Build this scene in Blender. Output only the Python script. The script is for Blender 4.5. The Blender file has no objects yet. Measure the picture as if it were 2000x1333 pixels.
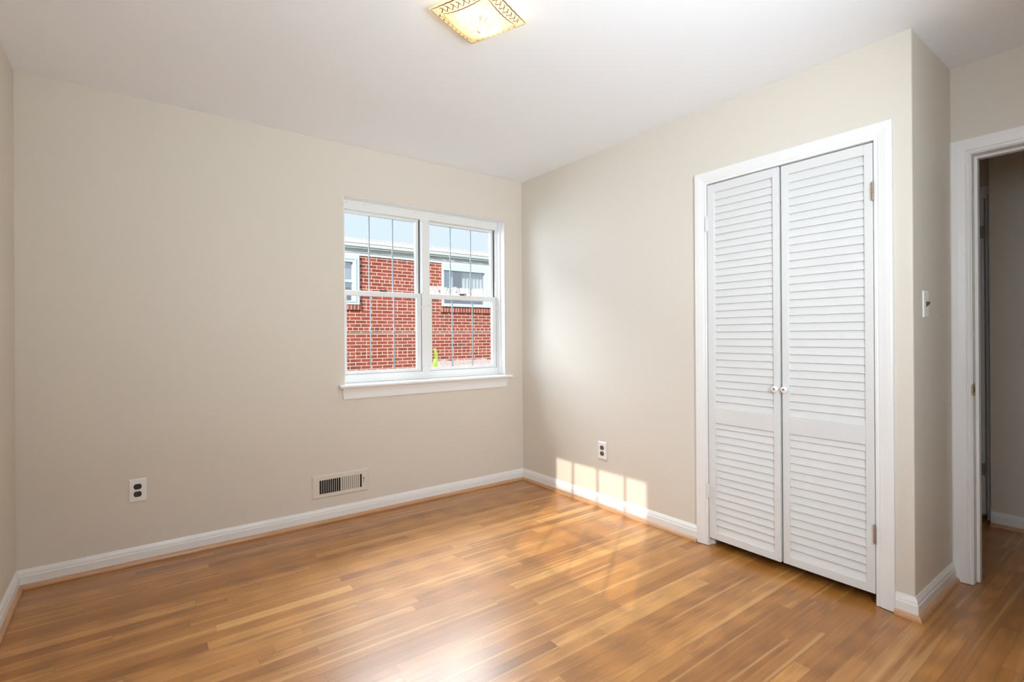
import bpy, bmesh, math, random
from mathutils import Vector, Matrix

S = bpy.context.scene
COL = S.collection
R = math.radians
random.seed(4)

# ---------------------------------------------------------------- camera
cam_data = bpy.data.cameras.new('camera')
cam = bpy.data.objects.new('camera', cam_data)
COL.objects.link(cam)
cam_data.sensor_fit = 'HORIZONTAL'
cam_data.sensor_width = 36.0
cam_data.lens = 996.522 / 2000 * 36.0
cam_data.shift_x = -1.356 / 2000
cam_data.shift_y = -10.827 / 2000
cam_data.clip_start = 0.02
cam_data.clip_end = 300
_yaw, _pit, _rol = 0.643452, 0.000847, -0.006256
_fw = Vector((math.sin(_yaw) * math.cos(_pit), math.cos(_yaw) * math.cos(_pit), math.sin(_pit)))
_rt = Vector((math.cos(_yaw), -math.sin(_yaw), 0))
_up = _rt.cross(_fw)
_rt2 = math.cos(_rol) * _rt + math.sin(_rol) * _up
_up2 = -math.sin(_rol) * _rt + math.cos(_rol) * _up
_m = Matrix((_rt2, _up2, -_fw)).transposed().to_4x4()
_m.translation = Vector((-2.58717, -3.31765, 1.17797))
cam.matrix_world = _m
S.camera = cam

# ---------------------------------------------------------------- view
S.view_settings.view_transform = 'Standard'
S.view_settings.look = 'None'
S.view_settings.gamma = 1.0
S.view_settings.use_curve_mapping = False
S.view_settings.exposure = 0.14
S.cycles.max_bounces = 12
S.cycles.diffuse_bounces = 8
S.cycles.transparent_max_bounces = 16
S.cycles.sample_clamp_indirect = 6.0
S.cycles.caustics_reflective = False
S.cycles.caustics_refractive = False

# ---------------------------------------------------------------- sky, sun, daylight
SUN_TRAVEL = Vector((1.0, 0.71, -0.60)).normalized()
world = bpy.data.worlds.new('sky')
S.world = world
world.use_nodes = True
wn = world.node_tree
wn.nodes.clear()
w_out = wn.nodes.new('ShaderNodeOutputWorld')
w_bg = wn.nodes.new('ShaderNodeBackground')
w_sky = wn.nodes.new('ShaderNodeTexSky')
w_sky.sky_type = 'PREETHAM'
w_sky.sun_direction = -SUN_TRAVEL
w_sky.turbidity = 3.0
w_mix = wn.nodes.new('ShaderNodeMix')
w_mix.data_type = 'RGBA'
w_mix.inputs['Factor'].default_value = 0.85
w_mix.inputs['B'].default_value = (0.67, 0.81, 1.0, 1)
wn.links.new(w_sky.outputs['Color'], w_mix.inputs['A'])
wn.links.new(w_mix.outputs['Result'], w_bg.inputs['Color'])
w_bg.inputs['Strength'].default_value = 1.12
wn.links.new(w_bg.outputs['Background'], w_out.inputs['Surface'])

sun_d = bpy.data.lights.new('sun', 'SUN')
sun_d.energy = 6.5
sun_d.angle = R(0.4)
sun_d.color = (1.0, 0.93, 0.80)
sun = bpy.data.objects.new('sun', sun_d)
COL.objects.link(sun)
sun.rotation_euler = SUN_TRAVEL.to_track_quat('-Z', 'Y').to_euler()
sun.location = (-8, -6, 6)


def area_light(name, loc, direction, sx, sy, power, color):
    d = bpy.data.lights.new(name, 'AREA')
    d.shape = 'RECTANGLE'
    d.size, d.size_y = sx, sy
    d.energy = power
    d.color = color
    o = bpy.data.objects.new(name, d)
    COL.objects.link(o)
    o.location = loc
    o.rotation_euler = Vector(direction).to_track_quat('-Z', 'Y').to_euler()
    return o


# area lamps for daylight at side and back windows, then two added front fills
area_light('side_window_daylight', (-3.40, -2.85, 1.75), (1, 0, 0), 1.2, 1.3, 66, (0.800, 0.890, 1.000))
area_light('back_window_side_sky', (-2.35, 1.70, 1.70), (1, -0.85, -0.03), 2.0, 1.3, 84, (0.660, 0.820, 1.000))
area_light('back_window_skylight', (-0.30, 1.45, 3.26), (-0.08, -1, -1.2), 2.6, 1.0, 410, (0.860, 0.950, 1.000))
area_light('added_front_fill', (-2.82, -4.70, 1.75), (0.54, 1, -0.20), 2.2, 1.2, 168, (0.840, 0.940, 1.000))  # fill lamp added behind the camera, brightens the lower walls and floor
area_light('added_front_uplight', (-2.22, -4.75, 0.45), (0.16, 1, 0.62), 2.2, 1.6, 300, (0.820, 0.940, 1.000))  # low fill lamp added behind the camera, aimed up to brighten the ceiling


# ---------------------------------------------------------------- material helpers
def new_mat(name):
    m = bpy.data.materials.new(name)
    m.use_nodes = True
    nt = m.node_tree
    bsdf = nt.nodes['Principled BSDF']
    return m, nt, bsdf


class NT:
    """tiny helper for wiring math nodes"""

    def __init__(self, nt):
        self.nt = nt

    def node(self, t, **kw):
        n = self.nt.nodes.new(t)
        for k, v in kw.items():
            setattr(n, k, v)
        return n

    def put(self, sock, v):
        if hasattr(v, 'is_output'):
            self.nt.links.new(v, sock)
        else:
            sock.default_value = v

    def math(self, op, a, b=None, c=None, clamp=False):
        n = self.node('ShaderNodeMath', operation=op)
        n.use_clamp = clamp
        self.put(n.inputs[0], a)
        if b is not None:
            self.put(n.inputs[1], b)
        if c is not None:
            self.put(n.inputs[2], c)
        return n.outputs[0]

    def mix(self, f, a, b, blend='MIX'):
        n = self.node('ShaderNodeMix', data_type='RGBA', blend_type=blend)
        self.put(n.inputs['Factor'], f)
        self.put(n.inputs['A'], a)
        self.put(n.inputs['B'], b)
        return n.outputs['Result']

    def combine(self, x, y, z):
        n = self.node('ShaderNodeCombineXYZ')
        for i, v in enumerate((x, y, z)):
            self.put(n.inputs[i], v)
        return n.outputs[0]

    def coords(self):
        tc = self.node('ShaderNodeTexCoord')
        sp = self.node('ShaderNodeSeparateXYZ')
        self.nt.links.new(tc.outputs['Object'], sp.inputs[0])
        return tc.outputs['Object'], sp.outputs[0], sp.outputs[1], sp.outputs[2]

    def noise(self, vec, scale, detail=3, rough=0.5):
        n = self.node('ShaderNodeTexNoise')
        if vec is not None:
            self.put(n.inputs['Vector'], vec)
        n.inputs['Scale'].default_value = scale
        n.inputs['Detail'].default_value = detail
        n.inputs['Roughness'].default_value = rough
        return n.outputs['Fac']

    def white(self, dim, v):
        n = self.node('ShaderNodeTexWhiteNoise', noise_dimensions=dim)
        if dim == '1D':
            self.put(n.inputs['W'], v)
        else:
            self.put(n.inputs['Vector'], v)
        return n.outputs['Value']

    def ramp(self, f, stops, interp='LINEAR'):
        n = self.node('ShaderNodeValToRGB')
        n.color_ramp.interpolation = interp
        el = n.color_ramp.elements
        while len(el) > 1:
            el.remove(el[-1])
        el[0].position, el[0].color = stops[0][0], (*stops[0][1], 1)
        for p, c in stops[1:]:
            e = el.new(p)
            e.color = (*c, 1)
        self.put(n.inputs[0], f)
        return n.outputs['Color']

    def bump(self, h, strength, dist=0.001):
        n = self.node('ShaderNodeBump')
        self.put(n.inputs['Height'], h)
        n.inputs['Strength'].default_value = strength
        n.inputs['Distance'].default_value = dist
        return n.outputs['Normal']


def srgb(r, g, b):
    def f(c):
        c /= 255
        return c / 12.92 if c <= 0.04045 else ((c + 0.055) / 1.055) ** 2.4
    return (f(r), f(g), f(b))


def paint(name, col, rough=0.5, var=0.02, bump=0.05, scale=90, metal=0.0, spec=0.5):
    m, nt, b = new_mat(name)
    k = NT(nt)
    vec, x, y, z = k.coords()
    n = k.noise(vec, 3.0, 4)
    lo = tuple(c * (1 - var) for c in col)
    hi = tuple(min(1, c * (1 + var)) for c in col)
    c = k.mix(n, (*lo, 1), (*hi, 1))
    nt.links.new(c, b.inputs['Base Color'])
    b.inputs['Roughness'].default_value = rough
    b.inputs['Metallic'].default_value = metal
    b.inputs['Specular IOR Level'].default_value = spec
    if bump > 0:
        h = k.noise(vec, scale, 3)
        nt.links.new(k.bump(h, bump, 0.002), b.inputs['Normal'])
    return m


M = {}
M['wall'] = paint('wall_paint', (0.67, 0.622, 0.550), 0.65, 0.012, 0.06, 140, spec=0.3)
M['ceiling'] = paint('ceiling_paint', (0.86, 0.88, 0.92), 0.8, 0.01, 0.04, 120, spec=0.2)
M['trim'] = paint('trim_paint', (0.79, 0.79, 0.785), 0.32, 0.01, 0.03, 60)
M['door'] = paint('door_paint', (0.685, 0.69, 0.69), 0.4, 0.01, 0.05, 80)
M['metal_frame'] = paint('white_aluminium', (0.76, 0.765, 0.76), 0.35, 0.01, 0.02, 80)
M['muntin'] = paint('muntin_aluminium', (0.31, 0.35, 0.38), 0.3, 0.02, 0.0)
M['gasket'] = paint('window_channel_black', (0.03, 0.03, 0.032), 0.6, 0.05, 0.0)
M['plastic'] = paint('white_plastic', (0.82, 0.81, 0.79), 0.3, 0.01, 0.0)
M['black'] = paint('black_bakelite', (0.018, 0.013, 0.012), 0.35, 0.1, 0.0)
M['brown'] = paint('brown_bakelite', (0.075, 0.055, 0.05), 0.35, 0.1, 0.0)
M['slot'] = paint('receptacle_slots', (0.32, 0.28, 0.26), 0.4, 0.1, 0.0)
M['void'] = paint('duct_interior', (0.012, 0.010, 0.010), 0.9, 0.1, 0.0)
M['lockm'] = paint('bronze_lock', (0.06, 0.035, 0.025), 0.4, 0.2, 0.0, metal=0.7)
M['hinge'] = paint('rust_hinge', (0.36, 0.24, 0.20), 0.45, 0.15, 0.05, 200, metal=0.5)
M['hinge_dark'] = paint('dark_hinge', (0.33, 0.29, 0.27), 0.45, 0.10, 0.05, 200, metal=0.2)
M['brass'] = paint('aged_brass', (0.42, 0.30, 0.20), 0.4, 0.25, 0.05, 200, metal=0.8)
M['screw'] = paint('screw_heads', (0.22, 0.21, 0.20), 0.5, 0.1, 0.0)
M['chrome'] = paint('finial_metal', (0.70, 0.68, 0.64), 0.35, 0.02, 0.0, metal=0.4)
M['etch'] = paint('etched_brown_line', (0.22, 0.10, 0.04), 0.6, 0.1, 0.0)
M['motif'] = paint('knob_motif_red', (0.32, 0.05, 0.07), 0.3, 0.2, 0.0)
M['motif_leaf'] = paint('knob_motif_leaf', (0.06, 0.05, 0.04), 0.3, 0.2, 0.0)
M['fascia'] = paint('house_white_trim', (0.85, 0.86, 0.86), 0.5, 0.03, 0.05, 20)
M['soffit'] = paint('house_grey_soffit', (0.56, 0.60, 0.63), 0.6, 0.04, 0.05, 20)
M['shingle'] = paint('roof_shingles', (0.20, 0.20, 0.21), 0.9, 0.2, 0.3, 30)
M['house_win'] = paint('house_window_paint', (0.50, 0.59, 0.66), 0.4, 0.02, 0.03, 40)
M['curtain'] = paint('pale_blue_curtain', (0.50, 0.68, 0.78), 0.8, 0.08, 0.1, 25)
M['curtain_pale'] = paint('pale_green_curtain', (0.66, 0.78, 0.78), 0.8, 0.08, 0.1, 25)
M['blind'] = paint('grey_blue_blind', (0.42, 0.52, 0.60), 0.8, 0.06, 0.1, 25)
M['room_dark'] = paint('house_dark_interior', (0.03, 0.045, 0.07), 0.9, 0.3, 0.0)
M['soil'] = paint('lawn_ground', (0.10, 0.12, 0.05), 0.95, 0.3, 0.3, 12)
M['leaf'] = paint('lime_leaf', (0.30, 0.46, 0.03), 0.45, 0.12, 0.1, 40)
M['twig'] = paint('brown_twig', (0.10, 0.055, 0.045), 0.8, 0.2, 0.2, 80)
M['out_wall'] = paint('outer_sheathing', (0.45, 0.30, 0.25), 0.9, 0.1, 0.0)


def make_wood(name, shoe=False):
    m, nt, b = new_mat(name)
    k = NT(nt)
    vec, x, y, z = k.coords()
    W = 0.057
    ry = k.math('DIVIDE', y, W)
    row = k.math('FLOOR', ry)
    ln = k.math('MULTIPLY_ADD', k.white('1D', row), 1.5, 0.55)
    off = k.math('MULTIPLY_ADD', k.white('1D', k.math('ADD', row, 0.37)), 5.0, 20.0)
    s = k.math('DIVIDE', k.math('ADD', x, off), ln)
    pl = k.math('FLOOR', s)
    fx = k.math('SUBTRACT', s, pl)
    fy = k.math('SUBTRACT', ry, row)
    idv = k.combine(row, pl, 0.5)
    rnd = k.white('3D', idv)
    rnd2 = k.white('3D', k.combine(pl, row, 7.5))
    base = k.ramp(rnd, [(0.0, (0.273, 0.103, 0.0184)), (0.12, (0.330, 0.129, 0.0248)), (0.35, (0.386, 0.159, 0.0336)),
                        (0.70, (0.427, 0.184, 0.0416)), (0.90, (0.464, 0.206, 0.0496)), (0.975, (0.515, 0.245, 0.0664)), (1.0, (0.577, 0.294, 0.0896))])
    # fine grain running along the board
    gv = k.combine(k.math('MULTIPLY', x, 2.2), k.math('MULTIPLY', y, 70.0), k.math('MULTIPLY', rnd2, 40.0))
    g = k.noise(gv, 1.0, 5, 0.6)
    gv2 = k.combine(k.math('MULTIPLY', x, 9.0), k.math('MULTIPLY', y, 260.0), k.math('MULTIPLY', rnd2, 40.0))
    g2 = k.noise(gv2, 1.0, 2, 0.5)
    # broad cathedral figure
    wv = k.node('ShaderNodeTexWave', wave_type='RINGS', rings_direction='Y')
    k.put(wv.inputs['Vector'], k.combine(k.math('MULTIPLY', x, 0.9), k.math('MULTIPLY_ADD', y, 11.0, k.math('MULTIPLY', rnd2, 30.0)), 0.0))
    wv.inputs['Scale'].default_value = 1.6
    wv.inputs['Distortion'].default_value = 5.0
    wv.inputs['Detail'].default_value = 3.0
    wv.inputs['Detail Scale'].default_value = 1.2
    fig = k.math('MULTIPLY', k.math('SUBTRACT', wv.outputs['Fac'], 0.5), k.math('MULTIPLY', rnd2, 0.30))
    tone = k.math('ADD', k.math('ADD', k.math('MULTIPLY_ADD', g, 0.70, 0.62), k.math('MULTIPLY_ADD', g2, 0.26, -0.10)), fig)
    col = k.mix(1.0, base, k.combine(tone, tone, tone), 'MULTIPLY')
    # pale sapwood streaks inside some boards
    sw = k.noise(k.combine(k.math('MULTIPLY', x, 1.1), k.math('MULTIPLY', y, 42.0), k.math('MULTIPLY', rnd2, 90.0)), 1.0, 1, 0.3)
    col = k.mix(k.math('MULTIPLY', k.math('MULTIPLY', k.math('SUBTRACT', sw, 0.60), 9.0, clamp=True), 0.45), col, (0.66, 0.385, 0.155, 1))
    # seams
    ey = k.math('MULTIPLY', k.math('MINIMUM', fy, k.math('SUBTRACT', 1.0, fy)), W)
    ex = k.math('MULTIPLY', k.math('MINIMUM', fx, k.math('SUBTRACT', 1.0, fx)), ln)
    gapw = k.math('MULTIPLY_ADD', k.white('1D', k.math('ADD', row, 0.11)), 0.0009, 0.0003)
    sy = k.math('LESS_THAN', ey, gapw)
    sx = k.math('LESS_THAN', ex, 0.0008)
    seam = k.math('MAXIMUM', k.math('MULTIPLY', sy, 0.55), k.math('MULTIPLY', sx, 0.65))
    # small dark specks and nail marks
    sp = k.noise(vec, 55.0, 1, 0.5)
    speck = k.math('MULTIPLY', k.math('GREATER_THAN', sp, 0.775), 0.6)
    seam = k.math('MAXIMUM', seam, speck)
    col = k.mix(seam, col, (0.10, 0.040, 0.014, 1))
    nt.links.new(col, b.inputs['Base Color'])
    rg = k.math('MULTIPLY_ADD', g, 0.10, 0.31)
    nt.links.new(rg, b.inputs['Roughness'])
    b.inputs['IOR'].default_value = 1.55
    b.inputs['Coat Weight'].default_value = 0.6
    b.inputs['Specular IOR Level'].default_value = 0.27
    b.inputs['Coat Roughness'].default_value = 0.30
    b.inputs['Coat IOR'].default_value = 1.6
    h = k.math('ADD', k.math('MULTIPLY', g2, 0.3), k.math('MULTIPLY', k.math('SUBTRACT', 1.0, seam), 0.5))
    big = k.noise(k.combine(k.math('MULTIPLY', x, 1.5), k.math('MULTIPLY', y, 17.5), rnd), 1.0, 1, 0.4)
    h = k.math('ADD', h, k.math('MULTIPLY', big, 0.8))
    nt.links.new(k.bump(h, 0.25, 0.0008), b.inputs['Normal'])
    return m


M['floor'] = make_wood('oak_strip_floor')
mm, nt, b = new_mat('shoe_wood')
k = NT(nt)
vec, x, y, z = k.coords()
gn = k.noise(k.combine(k.math('MULTIPLY', x, 5.0), k.math('MULTIPLY', y, 5.0), k.math('MULTIPLY', z, 160.0)), 1.0, 4)
nt.links.new(k.ramp(gn, [(0.2, (0.43, 0.225, 0.11)), (0.8, (0.62, 0.37, 0.21))]), b.inputs['Base Color'])
b.inputs['Roughness'].default_value = 0.32
M['shoe'] = mm


def make_brick(name, swap=False, soldier=False):
    """common-bond brick: five stretcher courses then a header course"""
    m, nt, b = new_mat(name)
    k = NT(nt)
    vec, x, y, z = k.coords()
    h = k.math('ADD', x, y)
    CH = 0.0668
    if soldier:
        u, v = z, h
    else:
        u, v = h, z

    def layer(w, mortar, voff):
        n = k.node('ShaderNodeTexBrick')
        n.offset = 0.5
        n.squash = 1.0
        k.put(n.inputs['Vector'], k.combine(u, k.math('ADD', v, voff), 0.0))
        n.inputs['Scale'].default_value = 1.0
        n.inputs['Mortar Size'].default_value = mortar
        n.inputs['Mortar Smooth'].default_value = 0.15
        n.inputs['Bias'].default_value = -0.1
        n.inputs['Brick Width'].default_value = w
        n.inputs['Row Height'].default_value = CH
        n.inputs['Color1'].default_value = (0.205, 0.042, 0.032, 1)
        n.inputs['Color2'].default_value = (0.325, 0.072, 0.051, 1)
        n.inputs['Mortar'].default_value = (0.70, 0.50, 0.41, 1)
        return n
    st = layer(0.2127, 0.0058, 0.027)
    col, fac = st.outputs['Color'], st.outputs['Fac']
    if not soldier:
        hd = layer(0.10635, 0.0058, 0.027)
        row = k.math('FLOOR', k.math('DIVIDE', k.math('ADD', v, 0.027), CH))
        ishead = k.math('LESS_THAN', k.math('FLOORED_MODULO', k.math('ADD', row, 70.0), 7.0), 0.5)
        col = k.mix(ishead, col, hd.outputs['Color'])
        fac = k.math('ADD', k.math('MULTIPLY', fac, k.math('SUBTRACT', 1.0, ishead)), k.math('MULTIPLY', hd.outputs['Fac'], ishead))
        # a few dark burnt bricks
        bx = k.math('FLOOR', k.math('DIVIDE', k.math('ADD', u, k.math('MULTIPLY', k.math('FLOORED_MODULO', row, 2.0), 0.106)), 0.2127))
        r = k.white('3D', k.combine(bx, row, 0.5))
        dark = k.math('MULTIPLY', k.math('GREATER_THAN', r, 0.90), k.math('SUBTRACT', 1.0, fac, clamp=True))
        col = k.mix(k.math('MULTIPLY', dark, 0.6), col, (0.10, 0.05, 0.045, 1))
    n = k.noise(vec, 18.0, 4, 0.6)
    t = k.math('MULTIPLY_ADD', n, 0.5, 0.75)
    col = k.mix(1.0, col, k.combine(t, t, t), 'MULTIPLY')
    nt.links.new(col, b.inputs['Base Color'])
    b.inputs['Roughness'].default_value = 0.9
    nt.links.new(k.bump(k.math('SUBTRACT', 1.0, fac), 0.5, 0.006), b.inputs['Normal'])
    return m


M['brick'] = make_brick('red_brick')
M['rowlock'] = make_brick('red_brick_on_edge', soldier=True)


def make_glass(name, tint=(1, 1, 1), fog=None, gloss=0.055):
    """thin pane: clear, slightly reflective; fog = list of (x0,x1,z0,z1,amount,drip) mist left between the panes, in room coordinates"""
    m = bpy.data.materials.new(name)
    m.use_nodes = True
    nt = m.node_tree
    nt.nodes.clear()
    k = NT(nt)
    out = k.node('ShaderNodeOutputMaterial')
    tr = k.node('ShaderNodeBsdfTransparent')
    tr.inputs['Color'].default_value = (*tint, 1)
    gl = k.node('ShaderNodeBsdfGlossy')
    gl.inputs['Roughness'].default_value = 0.03
    ms = k.node('ShaderNodeMixShader')
    lw = k.node('ShaderNodeLayerWeight')
    lw.inputs['Blend'].default_value = 0.12
    k.put(ms.inputs[0], k.math('MULTIPLY_ADD', lw.outputs['Fresnel'], 0.5, gloss * 0.3))
    nt.links.new(tr.outputs[0], ms.inputs[1])
    nt.links.new(gl.outputs[0], ms.inputs[2])
    last = ms.outputs[0]
    if fog:
        vec, x, y, z = k.coords()
        x = k.math('ADD', x, -0.822)
        z = k.math('ADD', z, 0.845)
        d1 = k.node('ShaderNodeBsdfTranslucent')
        d1.inputs['Color'].default_value = (0.95, 0.90, 0.88, 1)
        d2 = k.node('ShaderNodeBsdfDiffuse')
        d2.inputs['Color'].default_value = (0.80, 0.74, 0.72, 1)
        dm = k.node('ShaderNodeMixShader')
        dm.inputs[0].default_value = 0.94
        nt.links.new(d1.outputs[0], dm.inputs[1])
        nt.links.new(d2.outputs[0], dm.inputs[2])
        total = 0.0
        wob = k.math('MULTIPLY_ADD', k.noise(k.combine(k.math('MULTIPLY', x, 14.0), 0.0, 3.0), 1.0, 3), 0.05, -0.025)
        for (x0, x1, z0, z1, amt, drip) in fog:
            zz = k.math('ADD', z, wob)
            e = 0.012
            a = k.math('DIVIDE', k.math('SUBTRACT', x, x0), e, clamp=True)
            b_ = k.math('DIVIDE', k.math('SUBTRACT', x1, x), e, clamp=True)
            c = k.math('DIVIDE', k.math('SUBTRACT', zz, z0), 0.010, clamp=True)
            d = k.math('DIVIDE', k.math('SUBTRACT', z1, zz), 0.010, clamp=True)
            msk = k.math('MULTIPLY', k.math('MULTIPLY', a, b_), k.math('MULTIPLY', c, d))
            if drip:
                nz = k.noise(k.combine(k.math('MULTIPLY', x, 75.0), 0.0, k.math('MULTIPLY', z, 22.0)), 1.0, 4, 0.6)
            else:
                nz = k.noise(k.combine(k.math('MULTIPLY', x, 170.0), 0.0, k.math('MULTIPLY', z, 170.0)), 1.0, 3, 0.6)
            cut = k.math('MULTIPLY', k.math('SUBTRACT', nz, 0.36), 5.0, clamp=True)
            total = k.math('ADD', total, k.math('MULTIPLY', k.math('MULTIPLY', msk, cut), amt), clamp=True)
        fm = k.node('ShaderNodeMixShader')
        k.put(fm.inputs[0], total)
        nt.links.new(last, fm.inputs[1])
        nt.links.new(dm.outputs[0], fm.inputs[2])
        last = fm.outputs[0]
    nt.links.new(last, out.inputs['Surface'])
    return m


M['glass'] = make_glass('clear_glass')
M['glass_dimming'] = make_glass('sun_dimming_glass', (0.75, 0.75, 0.75))  # grey tint added to weaken the sun entering by the side window
M['glass_mist_up'] = make_glass('misted_upper_glass', fog=[(-0.785, -0.285, 1.470, 1.562, 0.80, True), (-0.66, -0.55, 1.755, 1.775, 0.55, False), (-0.37, -0.27, 1.745, 1.765, 0.5, False)])
M['glass_mist_low'] = make_glass('misted_lower_glass', fog=[(-0.735, -0.20, 0.935, 1.000, 0.62, False)])

# glass of the neighbour's windows: dark and mirror-like
mm, nt, b = new_mat('house_pane')
nt.nodes.remove(b)
k = NT(nt)
tr = k.node('ShaderNodeBsdfTransparent')
gl = k.node('ShaderNodeBsdfGlossy')
gl.inputs['Roughness'].default_value = 0.05
ms = k.node('ShaderNodeMixShader')
ms.inputs[0].default_value = 0.28
nt.links.new(tr.outputs[0], ms.inputs[1])
nt.links.new(gl.outputs[0], ms.inputs[2])
nt.links.new(ms.outputs[0], nt.nodes['Material Output'].inputs['Surface'])
M['house_pane'] = mm

# frosted amber lamp glass
mm, nt, b = new_mat('amber_lamp_glass')
nt.nodes.remove(b)
k = NT(nt)
t1 = k.node('ShaderNodeBsdfTranslucent')
t1.inputs['Color'].default_value = (0.96, 0.84, 0.56, 1)
d1 = k.node('ShaderNodeBsdfDiffuse')
d1.inputs['Color'].default_value = (0.85, 0.80, 0.74, 1)
m1 = k.node('ShaderNodeMixShader')
m1.inputs[0].default_value = 0.35
g1 = k.node('ShaderNodeBsdfGlossy')
g1.inputs['Roughness'].default_value = 0.08
m2 = k.node('ShaderNodeMixShader')
m2.inputs[0].default_value = 0.06
nt.links.new(t1.outputs[0], m1.inputs[1])
nt.links.new(d1.outputs[0], m1.inputs[2])
nt.links.new(m1.outputs[0], m2.inputs[1])
nt.links.new(g1.outputs[0], m2.inputs[2])
nt.links.new(m2.outputs[0], nt.nodes['Material Output'].inputs['Surface'])
M['lamp_glass'] = mm

mm, nt, b = new_mat('lit_bulb')
b.inputs['Base Color'].default_value = (1, 0.9, 0.7, 1)
b.inputs['Emission Color'].default_value = (1.0, 0.78, 0.42, 1)
b.inputs['Emission Strength'].default_value = 16.0
M['bulb'] = mm


# ---------------------------------------------------------------- mesh helpers
class MB:
    def __init__(self):
        self.bm = bmesh.new()
        self.mats = []

    def mi(self, mat):
        if mat is None:
            return 0
        if mat not in self.mats:
            self.mats.append(mat)
        return self.mats.index(mat)

    def faces_from(self, verts, faces, mat=None):
        vs = [self.bm.verts.new(v) for v in verts]
        i = self.mi(mat)
        for f in faces:
            fc = self.bm.faces.new([vs[j] for j in f])
            fc.material_index = i
        return vs

    def box(self, x0, x1, y0, y1, z0, z1, mat=None):
        v = [(x0, y0, z0), (x1, y0, z0), (x1, y1, z0), (x0, y1, z0), (x0, y0, z1), (x1, y0, z1), (x1, y1, z1), (x0, y1, z1)]
        f = [(0, 3, 2, 1), (4, 5, 6, 7), (0, 1, 5, 4), (1, 2, 6, 5), (2, 3, 7, 6), (3, 0, 4, 7)]
        self.faces_from(v, f, mat)
        return self

    def ring(self, x0, x1, z0, z1, y0, y1, l, r, t, b, mat=None):
        """one-piece rectangular frame facing y, member widths l r t b"""
        o = [(x0, z0), (x1, z0), (x1, z1), (x0, z1)]
        i = [(x0 + l, z0 + b), (x1 - r, z0 + b), (x1 - r, z1 - t), (x0 + l, z1 - t)]
        v = [(x, y0, z) for x, z in o + i] + [(x, y1, z) for x, z in o + i]
        f = []
        for j_ in range(4):
            k_ = (j_ + 1) % 4
            f += [(j_, k_, 4 + k_, 4 + j_), (8 + j_, 12 + j_, 12 + k_, 8 + k_), (j_, 8 + j_, 8 + k_, k_), (4 + j_, 4 + k_, 12 + k_, 12 + j_)]
        self.faces_from(v, f, mat)
        return self

    def hexa(self, v, mat=None):
        f = [(0, 3, 2, 1), (4, 5, 6, 7), (0, 1, 5, 4), (1, 2, 6, 5), (2, 3, 7, 6), (3, 0, 4, 7)]
        self.faces_from(v, f, mat)
        return self

    def prism(self, pts, a, b, mat=None):
        """closed 2D outline pts mapped by a(p) and b(p) to two end rings"""
        n = len(pts)
        v = [a(p) for p in pts] + [b(p) for p in pts]
        f = [tuple(range(n))[::-1], tuple(range(n, 2 * n))]
        for i in range(n):
            j = (i + 1) % n
            f.append((i, j, n + j, n + i))
        self.faces_from(v, f, mat)
        return self

    def sweep(self, prof, path, normal, mat=None, closed=False, ends=None):
        """profile (u,v) along path lying in a plane; u = sideways to the left of travel, v = along the normal; mitred"""
        N = Vector(normal)
        P = [Vector(p) for p in path]
        n = len(P)
        rings = []
        for i in range(n):
            if closed:
                d0, d1 = (P[i] - P[i - 1]).normalized(), (P[(i + 1) % n] - P[i]).normalized()
            else:
                d0 = (P[i] - P[i - 1]).normalized() if i > 0 else None
                d1 = (P[i + 1] - P[i]).normalized() if i < n - 1 else None
                if d0 is None:
                    d0 = d1 if not ends or ends[0] is None else Vector(ends[0]).normalized()
                if d1 is None:
                    d1 = d0 if not ends or ends[1] is None else Vector(ends[1]).normalized()
            s0, s1 = N.cross(d0), N.cross(d1)
            mvec = (s0 + s1)
            mvec = mvec / max(1e-6, mvec.length) / max(0.2, math.cos(s0.angle(s1) / 2))
            rings.append([P[i] + mvec * u + N * v for u, v in prof])
        k_ = len(prof)
        verts = [v for r in rings for v in r]
        faces = []
        m = n if closed else n - 1
        for i in range(m):
            a, b = i * k_, ((i + 1) % n) * k_
            for j in range(k_):
                jj = (j + 1) % k_
                faces.append((a + j, a + jj, b + jj, b + j))
        if not closed:
            faces.append(tuple(range(k_))[::-1])
            faces.append(tuple(range((n - 1) * k_, n * k_)))
        self.faces_from(verts, faces, mat)
        return self

    def tube(self, pts, rad, seg=8, mat=None):
        P = [Vector(p) for p in pts]
        rad = rad if isinstance(rad, (list, tuple)) else [rad] * len(P)
        rings = []
        for i, p in enumerate(P):
            d = (P[min(i + 1, len(P) - 1)] - P[max(i - 1, 0)]).normalized()
            a = d.orthogonal().normalized() if i == 0 else (A - d * A.dot(d)).normalized()
            A = a
            b = d.cross(a)
            rings.append([p + (a * math.cos(2 * math.pi * j / seg) + b * math.sin(2 * math.pi * j / seg)) * rad[i] for j in range(seg)])
        verts = [v for r in rings for v in r]
        f = []
        for i in range(len(P) - 1):
            for j in range(seg):
                jj = (j + 1) % seg
                f.append((i * seg + j, i * seg + jj, (i + 1) * seg + jj, (i + 1) * seg + j))
        f.append(tuple(range(seg))[::-1])
        f.append(tuple(range((len(P) - 1) * seg, len(P) * seg)))
        self.faces_from(verts, f, mat)
        return self

    def lathe(self, prof, origin, axis, seg=24, mat=None):
        """prof: list of (radius, distance along axis)"""
        o, ax = Vector(origin), Vector(axis).normalized()
        a = ax.orthogonal().normalized()
        b = ax.cross(a)
        verts, f = [], []
        for r, h in prof:
            for j in range(seg):
                t = 2 * math.pi * j / seg
                verts.append(o + ax * h + (a * math.cos(t) + b * math.sin(t)) * max(r, 1e-5))
        for i in range(len(prof) - 1):
            for j in range(seg):
                jj = (j + 1) % seg
                f.append((i * seg + j, i * seg + jj, (i + 1) * seg + jj, (i + 1) * seg + j))
        f.append(tuple(range(seg))[::-1])
        f.append(tuple(range((len(prof) - 1) * seg, len(prof) * seg)))
        self.faces_from(verts, f, mat)
        return self

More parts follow.
